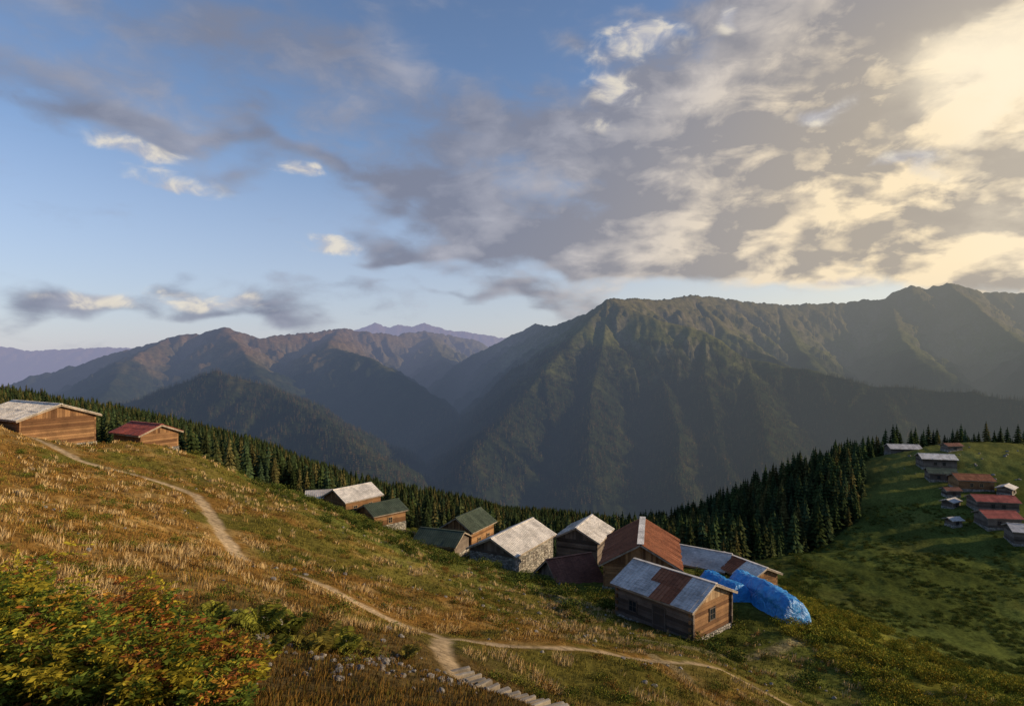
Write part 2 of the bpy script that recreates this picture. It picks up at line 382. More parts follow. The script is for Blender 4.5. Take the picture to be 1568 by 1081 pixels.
HOUSES=[]
def house(name,cx,cy,ang,L,W_,zb,ze,zr,roof,wood,stone=.6,ov=.35,rust=(),ops=(),det=True,logs=False,chim=False,gable_wood=None,fullstone=False,ridge_tone=None,end_wood=None):
    """ops: (side,'w'|'d',pos,z) side in 'F'(-y) 'B' 'R'(+x) 'L'"""
    e=bpy.data.objects.new(name,None);scene.collection.objects.link(e);e.location=(cx,cy,0);e.rotation_euler=(0,0,R(ang))
    HOUSES.append((cx,cy,max(L,W_)*.5+.5))
    l=L-2*ov;w=W_-2*ov;pitch=(zr-ze)/(W_/2);zw=ze+pitch*ov-.08
    fz=zb+stone
    if fullstone: fz=zw-.3
    fo=MB();fo.box((0,0,(zb-1.0+fz)/2),(l+.1,w+.1,fz-zb+1.0));fo.obj('foundation',[M_stone],e)
    wa=MB()
    wa.box((0,0,(fz+zw)/2),(l-.2,w-.2,zw-fz),0,1)  # dark filler box added behind the boards to block light leaks
    rh=.24 if det else .45;nrow=max(1,round((zw-fz)/rh));rh=(zw-fz)/nrow;T=.14
    for i in range(nrow):
        z=fz+rh*(i+.5);ex=.16 if logs else 0
        j=lambda: random.uniform(-.012,.012)
        for sg in (-1,1):
            wa.box((0,sg*(w/2-T/2)+j(),z),(l+2*ex,T,rh-.018))
            wa.box((sg*(l/2-T/2)+j(),0,z+(.003)),(T+.004,w-2*T+(2*ex+2*T if logs and i%2 else -.01),rh-.02),mat=2)
    wa.obj('walls',[wood,M_dark,end_wood or wood],e)
    ga=MB();gh=zr-.1-zw;ng=max(2,round(w/.22)) if det else 6
    if gh>.1:
        for sg in (-1,1):
            for k in range(ng):
                y0=-w/2+w*k/ng+.006;y1=-w/2+w*(k+1)/ng-.006
                hh=lambda y: gh*max(0.,1-abs(y)/(w/2))+.02
                x0=sg*(l/2-.1);x1=sg*(l/2+random.uniform(0,.015))
                xa,xb=min(x0,x1),max(x0,x1)
                ga.hexa([(xa,y0,zw),(xb,y0,zw),(xb,y1,zw),(xa,y1,zw),(xa,y0,zw+hh(y0)),(xb,y0,zw+hh(y0)),(xb,y1,zw+hh(y1)),(xa,y1,zw+hh(y1))])
        ga.obj('gable_boards',[gable_wood or wood],e)
    ro=MB();mats=[roof,M_mrust,M_trim,M_mwhite]
    ns=max(3,round(L/.85));
    for sg in (-1,1):
        for k in range(ns):
            x0=-L/2+L*k/ns;x1=-L/2+L*(k+1)/ns
            for hlf in (0,1):
                ta,tb=(0,.53) if hlf==0 else (.5,1)
                up=.03+(.012 if hlf else 0)+random.uniform(0,.012)
                jag=random.uniform(-.06,.06) if hlf==0 else 0
                ya=(W_/2+jag)*(1-ta);yb=(W_/2)*(1-tb)
                za=ze+(zr-ze)*ta;zbb=ze+(zr-ze)*tb
                m=1 if (sg,k,hlf) in rust else 0
                a=(x0-.015,sg*ya,za+up);b=(x1+.015,sg*ya,za+up);c=(x1+.015,sg*yb,zbb+up);d=(x0-.015,sg*yb,zbb+up)
                if sg<0: ro.slab(a,b,c,d,.02,mat=m)
                else: ro.slab(b,a,d,c,.02,mat=m)
                if det:
                    nr=3
                    for q in range(nr):
                        xx=x0+(x1-x0)*(q+.0)/nr
                        a=(xx-.022,sg*ya,za+up+.02);b=(xx+.022,sg*ya,za+up+.02);c=(xx+.022,sg*yb,zbb+up+.02);d=(xx-.022,sg*yb,zbb+up+.02)
                        if sg<0: ro.slab(a,b,c,d,.025,tone=.3,mat=m)
                        else: ro.slab(b,a,d,c,.025,tone=.3,mat=m)
        for xs in (-1,1):
            xx=xs*(L/2-.03)
            a=(xx-.025,sg*W_/2,ze-.14);b=(xx+.025,sg*W_/2,ze-.14);c=(xx+.025,0,zr-.14);d=(xx-.025,0,zr-.14)
            if sg<0: ro.slab(a,b,c,d,.15,tone=.4,mat=2)
            else: ro.slab(b,a,d,c,.15,tone=.4,mat=2)
        ro.box((0,sg*(W_/2-.06),ze-.06),(L-.12,.04,.13),.2,2)
    ro.box((0,0,zr+.075),(L+.04,.26 if ridge_tone is None else .6,.05),.8,0 if ridge_tone is None else 3)
    ro.obj('roof',mats,e)
    k=0
    for sd,kind,pos,z0 in ops:
        k+=1;o=MB()
        ww,hh=(.7,.8) if kind=='w' else (.95,1.75)
        if sd in 'FB':
            sg=-1 if sd=='F' else 1;y=sg*(w/2+.02)
            bx=lambda u,v,a,b,dp,mat,t=.5: o.box((pos+u,y+sg*dp,z0+v),(a,.05,b),t,mat)
        else:
            sg=1 if sd=='R' else -1;xq=sg*(l/2+.02)
            bx=lambda u,v,a,b,dp,mat,t=.5: o.box((xq+sg*dp,pos+u,z0+v),(.05,a,b),t,mat)
        if kind=='w':
            bx(0,0,ww,hh,.0,1);
            for u in (-ww/2,ww/2): bx(u,0,.07,hh+.14,.03,0,.3)
            for v in (-hh/2,hh/2): bx(0,v,ww-.07,.07,.03,0,.3)
            bx(0,0,.035,hh-.08,.02,0,.3);bx(0,.002,ww-.08,.03,.024,0,.3)
            o.obj('window_%d'%k,[M_plank if wood is M_woodO else M_woodG,M_glass],e)
        else:
            for q in range(5): bx(-ww/2+ww*(q+.5)/5,0,ww/5-.012,hh,.0,1,.1)
            for u in (-ww/2-.05,ww/2+.05): bx(u,0,.09,hh+.15,.02,0,.5)
            bx(0,hh/2+.06,ww,.09,.02,0,.5);bx(0,-hh*.25,ww-.1,.1,.035,0,.3);bx(0,hh*.25,ww-.1,.1,.035,0,.3)
            o.obj('door_%d'%k,[M_woodG,M_woodG],e)
    if chim:
        c=MB();c.box((L*.2,W_*.12,zr+.3),(.3,.3,.8));c.box((L*.2,W_*.12,zr+.72),(.4,.4,.06));c.obj('chimney',[M_stone],e)
    return e

# foreground village
house('log_cabin',12.0,46.7,-49,7.2,5.8,-20.2,-17.5,-16.25,M_mgrey,M_woodG,stone=.5,logs=True,end_wood=M_woodO,
      rust=[(-1,4,0),(-1,4,1),(-1,5,1),(-1,3,1),(-1,5,0)],ops=[('F','d',.6,-18.95),('F','w',-1.7,-18.7),('R','w',.0,-18.4)],gable_wood=M_plank)
house('rust_roof_house',12.6,60.8,77,9.6,7.4,-22.0,-19.3,-17.2,M_mrust,M_woodO,ops=[('L','w',-1.4,-20.2),('L','w',1.2,-20.2),('F','w',0,-20.4),('F','w',3,-20.4)],stone=.7,ridge_tone=.8)
house('metal_roof_cabin',20.0,67,-35,7,5.2,-24.2,-22.1,-20.9,M_mgrey,M_woodG,ops=[('F','w',0,-23)])
house('small_cabin',23.6,63.5,-62,5.6,4.4,-23.6,-21.9,-21.0,M_mwhite,M_woodO,rust=[(-1,k,h) for k in (0,1,2,3) for h in (0,1)],ops=[('F','w',.6,-22.6),('R','w',0,-22.6)])
house('brown_hut',5.7,62.5,25,5.2,5.4,-23.4,-22.4,-20.3,M_mbrown,M_woodG,stone=.3,ops=[('F','w',1,-22.6)])
house('pale_roof_cabin',8.9,77,66,6.8,5.8,-25.6,-22.2,-20.7,M_mwhite,M_woodG,ops=[('F','w',0,-23.8)])
house('stone_house',.1,70.2,60,9.6,6.2,-23.6,-21.1,-19.6,M_mwhite,M_woodG,fullstone=True,ops=[('F','w',-2.5,-22.3),('F','w',0,-22.3),('F','w',2.6,-22.3),('L','w',1.2,-22.2)])
house('green_roof_house',-8.8,79,-20,6.2,5.2,-25.3,-23.5,-22.3,M_mgreen,M_woodG,ops=[('F','w',0,-24.3)])
house('green_roof_cabin',-5.8,83.5,62,6.4,5.2,-26.2,-22.9,-21.3,M_mgreen,M_woodO,ops=[('F','w',-1,-24.4),('F','w',1.3,-24.4),('L','w',0,-24.2)])
house('timber_house',-24.2,95,50,7.0,6.2,-24.4,-21.7,-20.2,M_mwhite,M_woodO,ops=[('F','w',-1.5,-22.8),('F','w',1.2,-22.8),('L','w',-1,-22.8),('L','d',1.2,-23.2)])
house('timber_cabin',-19.3,92.5,44,6.0,5.4,-25.4,-23.2,-22.0,M_mgreen,M_woodO,ops=[('F','w',0,-24.2),('L','w',0,-24.2)])
house('grey_shed',-30,98,15,4.5,4.2,-24.0,-22.3,-21.5,M_mgrey,M_woodG)
house('hillside_house',-45.1,59.3,150,9.5,6.9,-8.7,-5.9,-4.7,M_mwhite,M_woodO,stone=.3,ops=[('F','w',2.,-7.2)],gable_wood=M_woodO)
house('red_roof_shed',-38,65,150,5.6,4.6,-9.9,-8.2,-7.3,M_mred,M_woodO,stone=.2)
def gz(x,y): return float(ground(np.array([x]),np.array([y]))[0])
for nm,x,y,a,L,W_,rf,wd,hh in [('meadow_house',118,189,-10,9,6,M_mgrey,M_woodG,2.0),('meadow_house',113.8,168,-15,8.6,6,M_mwhite,M_woodG,2.8),
    ('meadow_house',107.2,156.5,-20,6.5,5.5,M_mgreen,M_woodG,2.2),('meadow_house',108.5,148,-12,8,6,M_mrust,M_woodO,2.6),('meadow_house',104,135.5,-12,8.5,5.5,M_mred,M_woodG,2.3),
    ('meadow_house',98.5,127,-8,6.8,5.5,M_mred,M_woodG,2.5),('meadow_house',97.5,118,-20,7,5.5,M_mgrey,M_woodG,2.8),
    ('meadow_shed',97.5,139,30,4,3,M_mgrey,M_woodG,1.6),('meadow_shed',101,144,-5,3.6,3,M_mbrown,M_woodG,1.6),('meadow_shed',91,129,10,3,2.6,M_mgrey,M_woodG,1.4),('meadow_shed',113,143,40,4.5,3.5,M_mwhite,M_woodG,1.6),('meadow_shed',125,178,5,5,3.6,M_mbrown,M_woodG,1.6)]:
    g=min(gz(x,y-W_/2),gz(x-L/2,y))
    house(nm,x,y,a,L,W_,g-.2,g+hh,g+hh+W_*.18,rf,wd,stone=.8,det=False,ops=[('F','w',-1,g+hh*.6),('F','w',1,g+hh*.6)] if L>5 else [('F','w',0,g+hh*.6)])
def fence(name,pts,step=1.8):
    o=MB();prev=None
    for a,b in zip(pts[:-1],pts[1:]):
        L=math.hypot(b[0]-a[0],b[1]-a[1]);nn_=max(1,round(L/step));an=math.atan2(b[1]-a[1],b[0]-a[0])
        for i in range(nn_+1):
            t=i/nn_;x=a[0]+(b[0]-a[0])*t;y=a[1]+(b[1]-a[1])*t;z=gz(x,y);o.box((x,y,z+.4),(.09,.09,1.1+random.uniform(-.1,.15)),rz=an)
            if prev is not None and i>0:
                for h in (.35,.75):
                    p,q=prev,(x,y,z);d=Vector((-math.sin(an),math.cos(an),0))*.03
                    j=random.uniform(-.06,.06)
                    P=[Vector(p)+Vector((0,0,h+j))-d,Vector(q)+Vector((0,0,h))-d,Vector(q)+Vector((0,0,h))+d,Vector(p)+Vector((0,0,h+j))+d]
                    o.hexa(P+[v+Vector((0,0,.09)) for v in P])
            prev=(x,y,z)
    o.obj(name,[M_plank])
fence('wooden_fence',[(-15,88),(-11.5,85),(-12.5,80)])

# ------------------------------------------------------------------ blue tarps
def tarp(name,cx,cy,ang,L,W_,H):
    nu,nv=60,40;u,v=np.meshgrid(np.linspace(-1,1,nu),np.linspace(-1,1,nv),indexing='ij')
    prof=lambda v:(1-np.abs(v)**2.6)
    xe=np.sign(u)*np.abs(u)**.8
    end=1-np.clip((np.abs(u)-.86)/.14,0,1)**1.5
    x=xe*L/2;y=v*W_/2*(1+.06*np.sin(u*7))
    z=H*prof(v)*end*(1-.12*u)+.10*np.abs(fbm(u*4,v*6,3,3))*3*end-.1
    z+=.05*np.sin(u*22+v*3)*(np.abs(v)>.35)
    y=y*(1-.12*end*(np.abs(v)>.7))
    c,s=math.cos(R(ang)),math.sin(R(ang));Xw=cx+x*c-y*s;Yw=cy+x*s+y*c
    z0=ground(Xw,Yw);zb=np.mean(z0)
    Zw=np.maximum(z0*.7+zb*.3+z,z0-.05)
    I=np.arange(nu*nv).reshape(nu,nv);F=np.stack([I[:-1,:-1],I[1:,:-1],I[1:,1:],I[:-1,1:]],-1).reshape(-1,4)
    me=fast_mesh(name,np.stack([Xw,Yw,Zw],-1).reshape(-1,3),F,True)
    m,T,b,out=newmat('blue_tarpaulin');tc=T.n('ShaderNodeTexCoord')
    f=T.noise(tc.outputs['Object'],1.5,6,.6,1.2)
    T.set(b.inputs['Base Color'],T.mix(T.mr(f,.35,.7),(.015,.19,.52),(.05,.35,.74)));b.inputs['Roughness'].default_value=.4;b.inputs['Specular IOR Level'].default_value=.5
    bp=T.n('ShaderNodeBump');bp.inputs['Distance'].default_value=.3;bp.inputs['Strength'].default_value=.8;T.set(bp.inputs['Height'],f);T.nt.links.new(bp.outputs[0],b.inputs['Normal'])
    o=add_obj(name,me,[m]);HOUSES.append((cx,cy,L*.4));return o
tarp('blue_tarp_pile',21.0,51.6,-80,8.6,3.4,2.3)
tarp('blue_tarp_pile.001',18.0,53.2,-70,4.6,2.8,1.7)

# ------------------------------------------------------------------ trees
def spruce(name,levels,nb,seed,jit=.25,col=(.022,.034,.014)):
    rg=np.random.default_rng(seed);V=[];F=[];Cc=[]
    def tri(a,b,c,cl):
        i=len(V);V.extend([a,b,c]);F.append((i,i+1,i+2));Cc.extend([cl]*3)
    for k in range(5):
        a0=2*math.pi*k/5;a1=2*math.pi*(k+1)/5;rb=.014
        tri((rb*math.cos(a0),rb*math.sin(a0),-.05),(rb*math.cos(a1),rb*math.sin(a1),-.05),(0,0,.97),(.05,.035,.025))
    wid=rg.uniform(.18,.25)
    for k in range(levels):
        q=k/(levels-1);z=.06+.92*q**.95;rad=wid*(1-q)**.8*(1+rg.uniform(-.16,.16))+.012
        for j in range(nb):
            a=2*math.pi*(j+rg.uniform(-.35,.35))/nb+k*.7;rr_=rad*(1+rg.uniform(-jit,jit));w=rr_*.30+.006
            ca,sa=math.cos(a),math.sin(a);dz=-.05-.04*(1-q)+rg.uniform(-.012,.012)
            root=(0,0,z+.03);tip=(rr_*ca,rr_*sa,z+dz)
            mx,my,mz=.62*rr_*ca,.62*rr_*sa,z+dz*.35
            Lp=(mx-sa*w,my+ca*w,mz-.022);Rp=(mx+sa*w,my-ca*w,mz-.022);mid=(mx,my,mz+.01)
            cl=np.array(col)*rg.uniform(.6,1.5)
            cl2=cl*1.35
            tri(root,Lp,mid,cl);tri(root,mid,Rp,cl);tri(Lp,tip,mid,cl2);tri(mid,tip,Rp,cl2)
    me=fast_mesh(name,np.array(V),np.array(F),False,np.array(Cc));return add_obj(name,me,[M_spruce])
forest=bpy.data.objects.new('spruce_forest',None);scene.collection.objects.link(forest)
def scatter(N,r0,r1,a0,a1,p=1.0):
    r=(r0**p+(r1**p-r0**p)*rng.random(N))**(1/p) if p else np.exp(rng.uniform(math.log(r0),math.log(r1),N))
    a=np.radians(rng.uniform(a0,a1,N));return r*np.sin(a),r*np.cos(a)
x,y=scatter(60000,95,640,-48,48,1.6)
a,b=forest_mask(x,y)
edge=fbm(x/14,y/14,2,75)
k=(a&(edge>-.55))|(b&(edge>-.35));x=x[k];y=y[k];aa=a[k]
s=rng.uniform(3.4,8.8,len(x))*(1+.3*fbm(x/30,y/30,2,76))*np.where(aa,1.1,.95);s*=np.where(rng.random(len(x))<.25,.6,1)
extra=[(3,93,8),(6,90,7),(11,88,8),(14,90,7),(16,84,6),(-1,92,6),(27,80,7),(30,86,8),(33,96,9),(24,92,8),(20,98,9),(29,75,5),(34,108,9),(38,112,8),(172,190,9),(168,186,7),(165,183,5),(-14,104,6),(-10,108,7),(-45,95,8),(-50,92,7),(-42,99,8),(-47,104,9),(-40,105,7)]
x=np.append(x,[e[0] for e in extra]);y=np.append(y,[e[1] for e in extra]);s=np.append(s,[e[2]*.8 for e in extra])
z=ground(x,y)-.15
idx=rng.integers(0,5,len(x));print('near trees',len(x))
for v in range(5):
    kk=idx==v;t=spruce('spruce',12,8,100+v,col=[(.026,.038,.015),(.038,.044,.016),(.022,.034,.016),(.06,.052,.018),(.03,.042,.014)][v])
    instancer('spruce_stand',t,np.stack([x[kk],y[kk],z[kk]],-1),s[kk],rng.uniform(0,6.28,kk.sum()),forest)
x,y=scatter(95000,1600,4000,-40,42,2)
z=ground(x,y)
fz=fbm(x/500,y/500,4,90);f2=fbm(x/120,y/120,4,91)
k=(z+fz*260+f2*120<-20+rng.uniform(-130,60,len(x)))&(z>-600)&(fbm(x/60,y/60,3,77)>-.15)
x,y,z=x[k],y[k],z[k];print('far trees',len(x))
idx=rng.integers(0,3,len(x))
for v in range(3):
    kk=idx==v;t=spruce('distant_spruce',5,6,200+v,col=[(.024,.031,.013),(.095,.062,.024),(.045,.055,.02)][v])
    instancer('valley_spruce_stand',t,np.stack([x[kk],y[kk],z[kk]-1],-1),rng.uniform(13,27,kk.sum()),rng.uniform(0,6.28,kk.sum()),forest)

# ------------------------------------------------------------------ leaf based plants
def leaves_mesh(name,C0,Dv,size,cols,wid=.45):
    N=len(C0);Dv=Dv/np.linalg.norm(Dv,axis=1,keepdims=True)
    rd=rng.normal(size=(N,3));S=np.cross(Dv,rd);S/=np.linalg.norm(S,axis=1,keepdims=True)
    U=np.cross(S,Dv)
    s=size[:,None]
    V=np.stack([C0,C0+Dv*s*.5+S*s*wid*.5+U*s*.06,C0+Dv*s,C0+Dv*s*.5-S*s*wid*.5+U*s*.06],1)
    return fast_mesh(name,V.reshape(-1,3),np.arange(N*4).reshape(-1,4),False,np.repeat(cols,4,0))
def clump(name,N,pal,lsz=.11):
    nb=14;bc=rng.normal(size=(nb,3))*[.42,.42,.16]+[0,0,.32];br=rng.uniform(.22,.42,nb)
    b=rng.integers(0,nb,N);d=rng.normal(size=(N,3));d/=np.linalg.norm(d,axis=1,keepdims=True)
    P=bc[b]+d*br[b][:,None]*rng.uniform(.7,1.1,(N,1));P[:,2]=np.abs(P[:,2])
    D=d+rng.normal(size=(N,3))*.5+[0,0,.4]
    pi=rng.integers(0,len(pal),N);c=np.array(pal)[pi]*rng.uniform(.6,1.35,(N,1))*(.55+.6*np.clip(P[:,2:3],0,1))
    me=leaves_mesh(name,P,D,rng.uniform(.7,1.3,N)*lsz,c,.55);return add_obj(name,me,[M_bush])
bushes=bpy.data.objects.new('hillside_shrubs',None);scene.collection.objects.link(bushes)
def hs_ok(x,y,m=0.):
    ok=np.ones(len(x),bool)
    for hx,hy,hr in HOUSES: ok&=np.hypot(x-hx,y-hy)>hr+m
    return ok
TR2=[(q[0],q[1]) for q in TRAIL];ST2=[(q[0],q[1]) for q in STAIR]
x,y=scatter(5600,34,105,14,50,1.3)
zoneX=x-.06*(y-30)+fbm(x/6,y/6,3,80)*5
k=(zoneX>19.5)&(x+.12*(y-60)<47)&(y<100)&hs_ok(x,y)&(fbm(x/5,y/5,2,83)>-.2);x,y=x[k],y[k]
idx=rng.integers(0,3,len(x));z=ground(x,y)
pals=[[(.34,.30,.035),(.42,.33,.05),(.20,.21,.035)],[(.16,.19,.03),(.26,.25,.035)],[(.44,.27,.04),(.30,.26,.035),(.14,.17,.025)]]
for v in range(3):
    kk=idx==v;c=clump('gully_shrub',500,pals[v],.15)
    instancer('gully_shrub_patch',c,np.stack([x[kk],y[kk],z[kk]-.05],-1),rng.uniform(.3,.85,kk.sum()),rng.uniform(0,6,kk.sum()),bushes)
x,y=scatter(6500,40,125,-44,26,1.3);gl=x*.55+y*.83+fbm(x/6,y/6,4,80)*16
k=(gl>40)&hs_ok(x,y,-.2)&(fbm(x/7,y/7,3,84)>.02)&(poly_dist(x,y,TR2)>1.5);x,y=x[k],y[k]
x2,y2=scatter(9000,78,170,24,42,1.0);k=(fbm(x2/9,y2/9,3,85)>.0)&(rng.random(len(x2))<.7)&hs_ok(x2,y2)&(x2+.12*(y2-60)>44);x2,y2=x2[k],y2[k]
sc1=rng.uniform(.35,.9,len(x));sc2=rng.uniform(.15,.5,len(x2))
x=np.append(x,x2);y=np.append(y,y2);sc=np.append(sc1,sc2);z=ground(x,y);idx=rng.integers(0,2,len(x))
for v in range(2):
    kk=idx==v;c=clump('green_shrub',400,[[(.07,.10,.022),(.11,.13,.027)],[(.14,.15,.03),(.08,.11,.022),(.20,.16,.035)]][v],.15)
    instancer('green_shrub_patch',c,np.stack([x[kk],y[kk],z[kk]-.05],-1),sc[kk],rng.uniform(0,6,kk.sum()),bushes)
x,y=scatter(3400,13,75,-44,30,1.2);gl=x*.55+y*.83
k=(fbm(x/4,y/4,3,86)>.0)&(gl<48)&hs_ok(x,y)&(poly_dist(x,y,TR2)>1.1)&(poly_dist(x,y,ST2)>1.0);x,y=x[k],y[k];z=ground(x,y);idx=rng.integers(0,3,len(x))
for v in range(3):
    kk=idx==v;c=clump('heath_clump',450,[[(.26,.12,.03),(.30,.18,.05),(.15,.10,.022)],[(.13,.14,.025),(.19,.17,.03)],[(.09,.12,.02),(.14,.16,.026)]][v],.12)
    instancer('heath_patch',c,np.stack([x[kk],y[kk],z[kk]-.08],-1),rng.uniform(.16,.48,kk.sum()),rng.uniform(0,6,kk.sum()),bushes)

# foreground compound-leaf shrubs
def big_shrub(name,bx,by,H,seed,red):
    rg=np.random.default_rng(seed);z0=gz(bx,by);C0=[];D=[];S=[];Cl=[];sv=[];sf=[]
    for st in range(rg.integers(18,26)):
        a=rg.uniform(0,6.28);lean=rg.uniform(.1,.75);h=H*rg.uniform(.5,1.2);p=np.array([bx+rg.uniform(-.25,.25),by+rg.uniform(-.25,.25),z0-.1]);
        d=np.array([math.cos(a)*lean,math.sin(a)*lean,1.]);d/=np.linalg.norm(d);nseg=12;tone=rg.uniform(0,1);rstem=rg.random()<red
        for k in range(nseg+1):
            rad=.012*(1-k/nseg)+.003;i=len(sv)
            for q in range(4): sv.append(p+np.array([math.cos(q*1.57)*rad,math.sin(q*1.57)*rad,0]))
            if k:
                for q in range(4): sf.append((i-4+q,i-4+(q+1)%4,i+(q+1)%4,i+q))
            if k>2:
                for w in range(3):
                    b=rg.uniform(0,6.28);ax=np.array([math.cos(b),math.sin(b),rg.uniform(-.1,.7)]);ax/=np.linalg.norm(ax);Ll=rg.uniform(.16,.30)
                    side=np.cross(ax,[0,0,1]);side/=np.linalg.norm(side)+1e-6
                    hgt=k/nseg
                    if rstem and rg.random()<.25+.5*hgt: base=np.array([(.34,.12,.03),(.40,.22,.035),(.25,.09,.03)][rg.integers(0,3)])
                    elif tone>.5: base=np.array((.32,.26,.028))
                    else: base=np.array((.14,.18,.028))
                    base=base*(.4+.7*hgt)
                    for lf in range(7):
                        t=.25+.75*(lf//2)/3
                        sgn=1 if lf%2 else -1
                        dr=ax*.6+side*sgn*.8 if lf<6 else ax
                        C0.append(p+ax*Ll*t+np.array([0,0,-.05*t*t]));D.append(dr+np.array([0,0,-.15]));S.append(rg.uniform(.075,.13));Cl.append(base*rg.uniform(.7,1.3))
            p=p+d*h/nseg;d=d+np.array([math.cos(a),math.sin(a),0])*.03+rg.normal(size=3)*.05;d/=np.linalg.norm(d)
    e=bpy.data.objects.new(name,None);scene.collection.objects.link(e)
    me=leaves_mesh('leaves',np.array(C0),np.array(D),np.array(S),np.array(Cl),.42);add_obj('leaves',me,[M_leaf],e)
    me=fast_mesh('stems',np.array(sv),np.array(sf),True,np.tile(np.array((.09,.06,.035)),(len(sv),1)));add_obj('stems',me,[M_leaf],e)
for i,(bx,by,h,rd) in enumerate([(-8.3,10.2,1.9,.1),(-7.3,10.8,1.5,.25),(-6.4,10.2,1.4,.4),(-5.5,10.3,1.1,.3),(-7.2,9.2,1.3,.1),(-6.2,9.0,1.15,.1),(-5.2,9.3,.95,.15),(-8.8,12,1.6,.4),(-7.4,12.3,1.2,.7),(-6.0,11.9,1.0,.8),(-4.7,10.2,.75,.3),(-5.1,11.6,.7,.6),(-9.6,11.3,1.9,.15),(-10.6,13,1.6,.5),(-4.4,9.4,.6,.2),(-8.2,14,.9,.8),(-7.9,9.6,1.6,.1)]):
    big_shrub('rowan_shrub',bx,by,h,300+i,rd)

def fern(name,bx,by,sz,col,seed):
    rg=np.random.default_rng(seed);z0=gz(bx,by);C0=[];D=[];S=[];Cl=[]
    for f in range(18):
        a=rg.uniform(0,6.28);h=sz*rg.uniform(.7,1.1);out=rg.uniform(.3,.8);c=np.array(col)*rg.uniform(.6,1.4)
        for k in range(22):
            t=(k+1)/22;p=np.array([bx+math.cos(a)*out*h*t,by+math.sin(a)*out*h*t,z0+h*(t-.45*t*t*t)])
            sd=np.array([-math.sin(a),math.cos(a),-.15])
            for sg in (-1,1):
                C0.append(p);D.append(sd*sg*np.array([1,1,sg])+np.array([math.cos(a),math.sin(a),0])*.5);S.append(h*.28*math.sin(math.pi*min(1,t*.85+.12))**.8+.01);Cl.append(c)
    me=leaves_mesh(name,np.array(C0),np.array(D),np.array(S),np.array(Cl),.22);add_obj(name,me,[M_leaf])
for i,(fx,fy,sz) in enumerate([(-6.1,15.3,1.0),(-5.6,15.8,.85),(-4.7,15.2,1.0),(-4.2,15.7,.85),(-6.8,14.6,.7),(-3.7,16.4,.6),(-7.6,16,.6),(-5.2,13.6,.6),(-2.9,17.5,.5)]):
    fern('fern',fx,fy,sz,[(.19,.19,.03),(.14,.15,.026),(.21,.17,.035)][i%3],500+i)

# ------------------------------------------------------------------ grass
def grass(name,N,r0,r1,pal_fn,hgt,nbl,keep,spread=.12,lean=.35,pc=.7):
    x,y=scatter(N,r0,r1,-46,46,.35)
    k=keep(x,y)&hs_ok(x,y,-.3)&(poly_dist(x,y,TR2)>pc)&(poly_dist(x,y,ST2)>pc)
    x,y=x[k],y[k];m=len(x);tc=pal_fn(x,y)
    pdn=np.minimum(poly_dist(x,y,TR2),poly_dist(x,y,ST2))
    hs=rng.uniform(.6,1.25,m)*hgt*(.45+.55*sstep(.4,1.8,pdn))
    x=np.repeat(x,nbl);y=np.repeat(y,nbl);hs=np.repeat(hs,nbl)*rng.uniform(.5,1.1,m*nbl);tc=np.repeat(tc,nbl,0)*rng.uniform(.7,1.35,(m*nbl,1))
    x=x+rng.normal(size=m*nbl)*spread;y=y+rng.normal(size=m*nbl)*spread
    z=ground(x,y)-.03;r=np.hypot(x,y);wd=np.maximum(.007,r*.0004)
    a=rng.uniform(0,6.28,m*nbl);l=rng.uniform(.1,1,m*nbl)*lean*hs
    dx=np.cos(a)*l+.22*hs;dy=np.sin(a)*l-.05*hs
    b=rng.uniform(0,3.14,m*nbl);sx=np.cos(b)*wd;sy=np.sin(b)*wd
    V=np.stack([np.stack([x-sx,y-sy,z],-1),np.stack([x+sx,y+sy,z],-1),np.stack([x+dx*.4+sx*.8,y+dy*.4+sy*.8,z+hs*.6],-1),np.stack([x+dx*.4-sx*.8,y+dy*.4-sy*.8,z+hs*.6],-1),
        np.stack([x+dx,y+dy,z+hs*.95],-1)],1)
    n0=np.arange(m*nbl)*5
    F=np.concatenate([np.stack([n0,n0+1,n0+2],-1),np.stack([n0,n0+2,n0+3],-1),np.stack([n0+3,n0+2,n0+4],-1)])
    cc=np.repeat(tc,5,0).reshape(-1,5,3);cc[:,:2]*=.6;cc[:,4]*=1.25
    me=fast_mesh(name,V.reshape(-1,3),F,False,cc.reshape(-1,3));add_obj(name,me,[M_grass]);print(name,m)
def gline(x,y): return x*.55+y*.83+fbm(x/6,y/6,4,80)*18+fbm(x/18,y/18,3,82)*12
def pal_mix(x,y):
    o=1-sstep(26,41,gline(x,y));c=np.array((.14,.145,.03))*(1-o[:,None])+np.array((.32,.18,.046))*o[:,None]
    g=((fbm(x/18,y/18,3,82)+.6*fbm(x/6,y/6,4,80))<-.05)|(rng.random(len(x))<.22);c[g]=c[g]*.35+np.array((.10,.12,.022))*.9
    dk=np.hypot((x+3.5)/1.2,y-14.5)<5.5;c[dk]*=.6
    return c
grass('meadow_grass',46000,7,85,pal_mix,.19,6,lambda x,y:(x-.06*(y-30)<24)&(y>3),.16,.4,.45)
def pal_straw(x,y):
    c=np.tile(np.array((.62,.45,.22)),(len(x),1));q=rng.random(len(x))<.3;c[q]=(.48,.30,.11);return c
def keep_straw(x,y):
    st=fbm(x/2.0,y/2.0,3,88)+.5*fbm(x/9,y/9,2,89)
    return (st>.18)&(gline(x,y)<50)&(np.hypot((x+3.5)/1.2,y-14.5)>5)
grass('straw_tufts',36000,11,80,pal_straw,.36,10,keep_straw,.09,.45,.8)

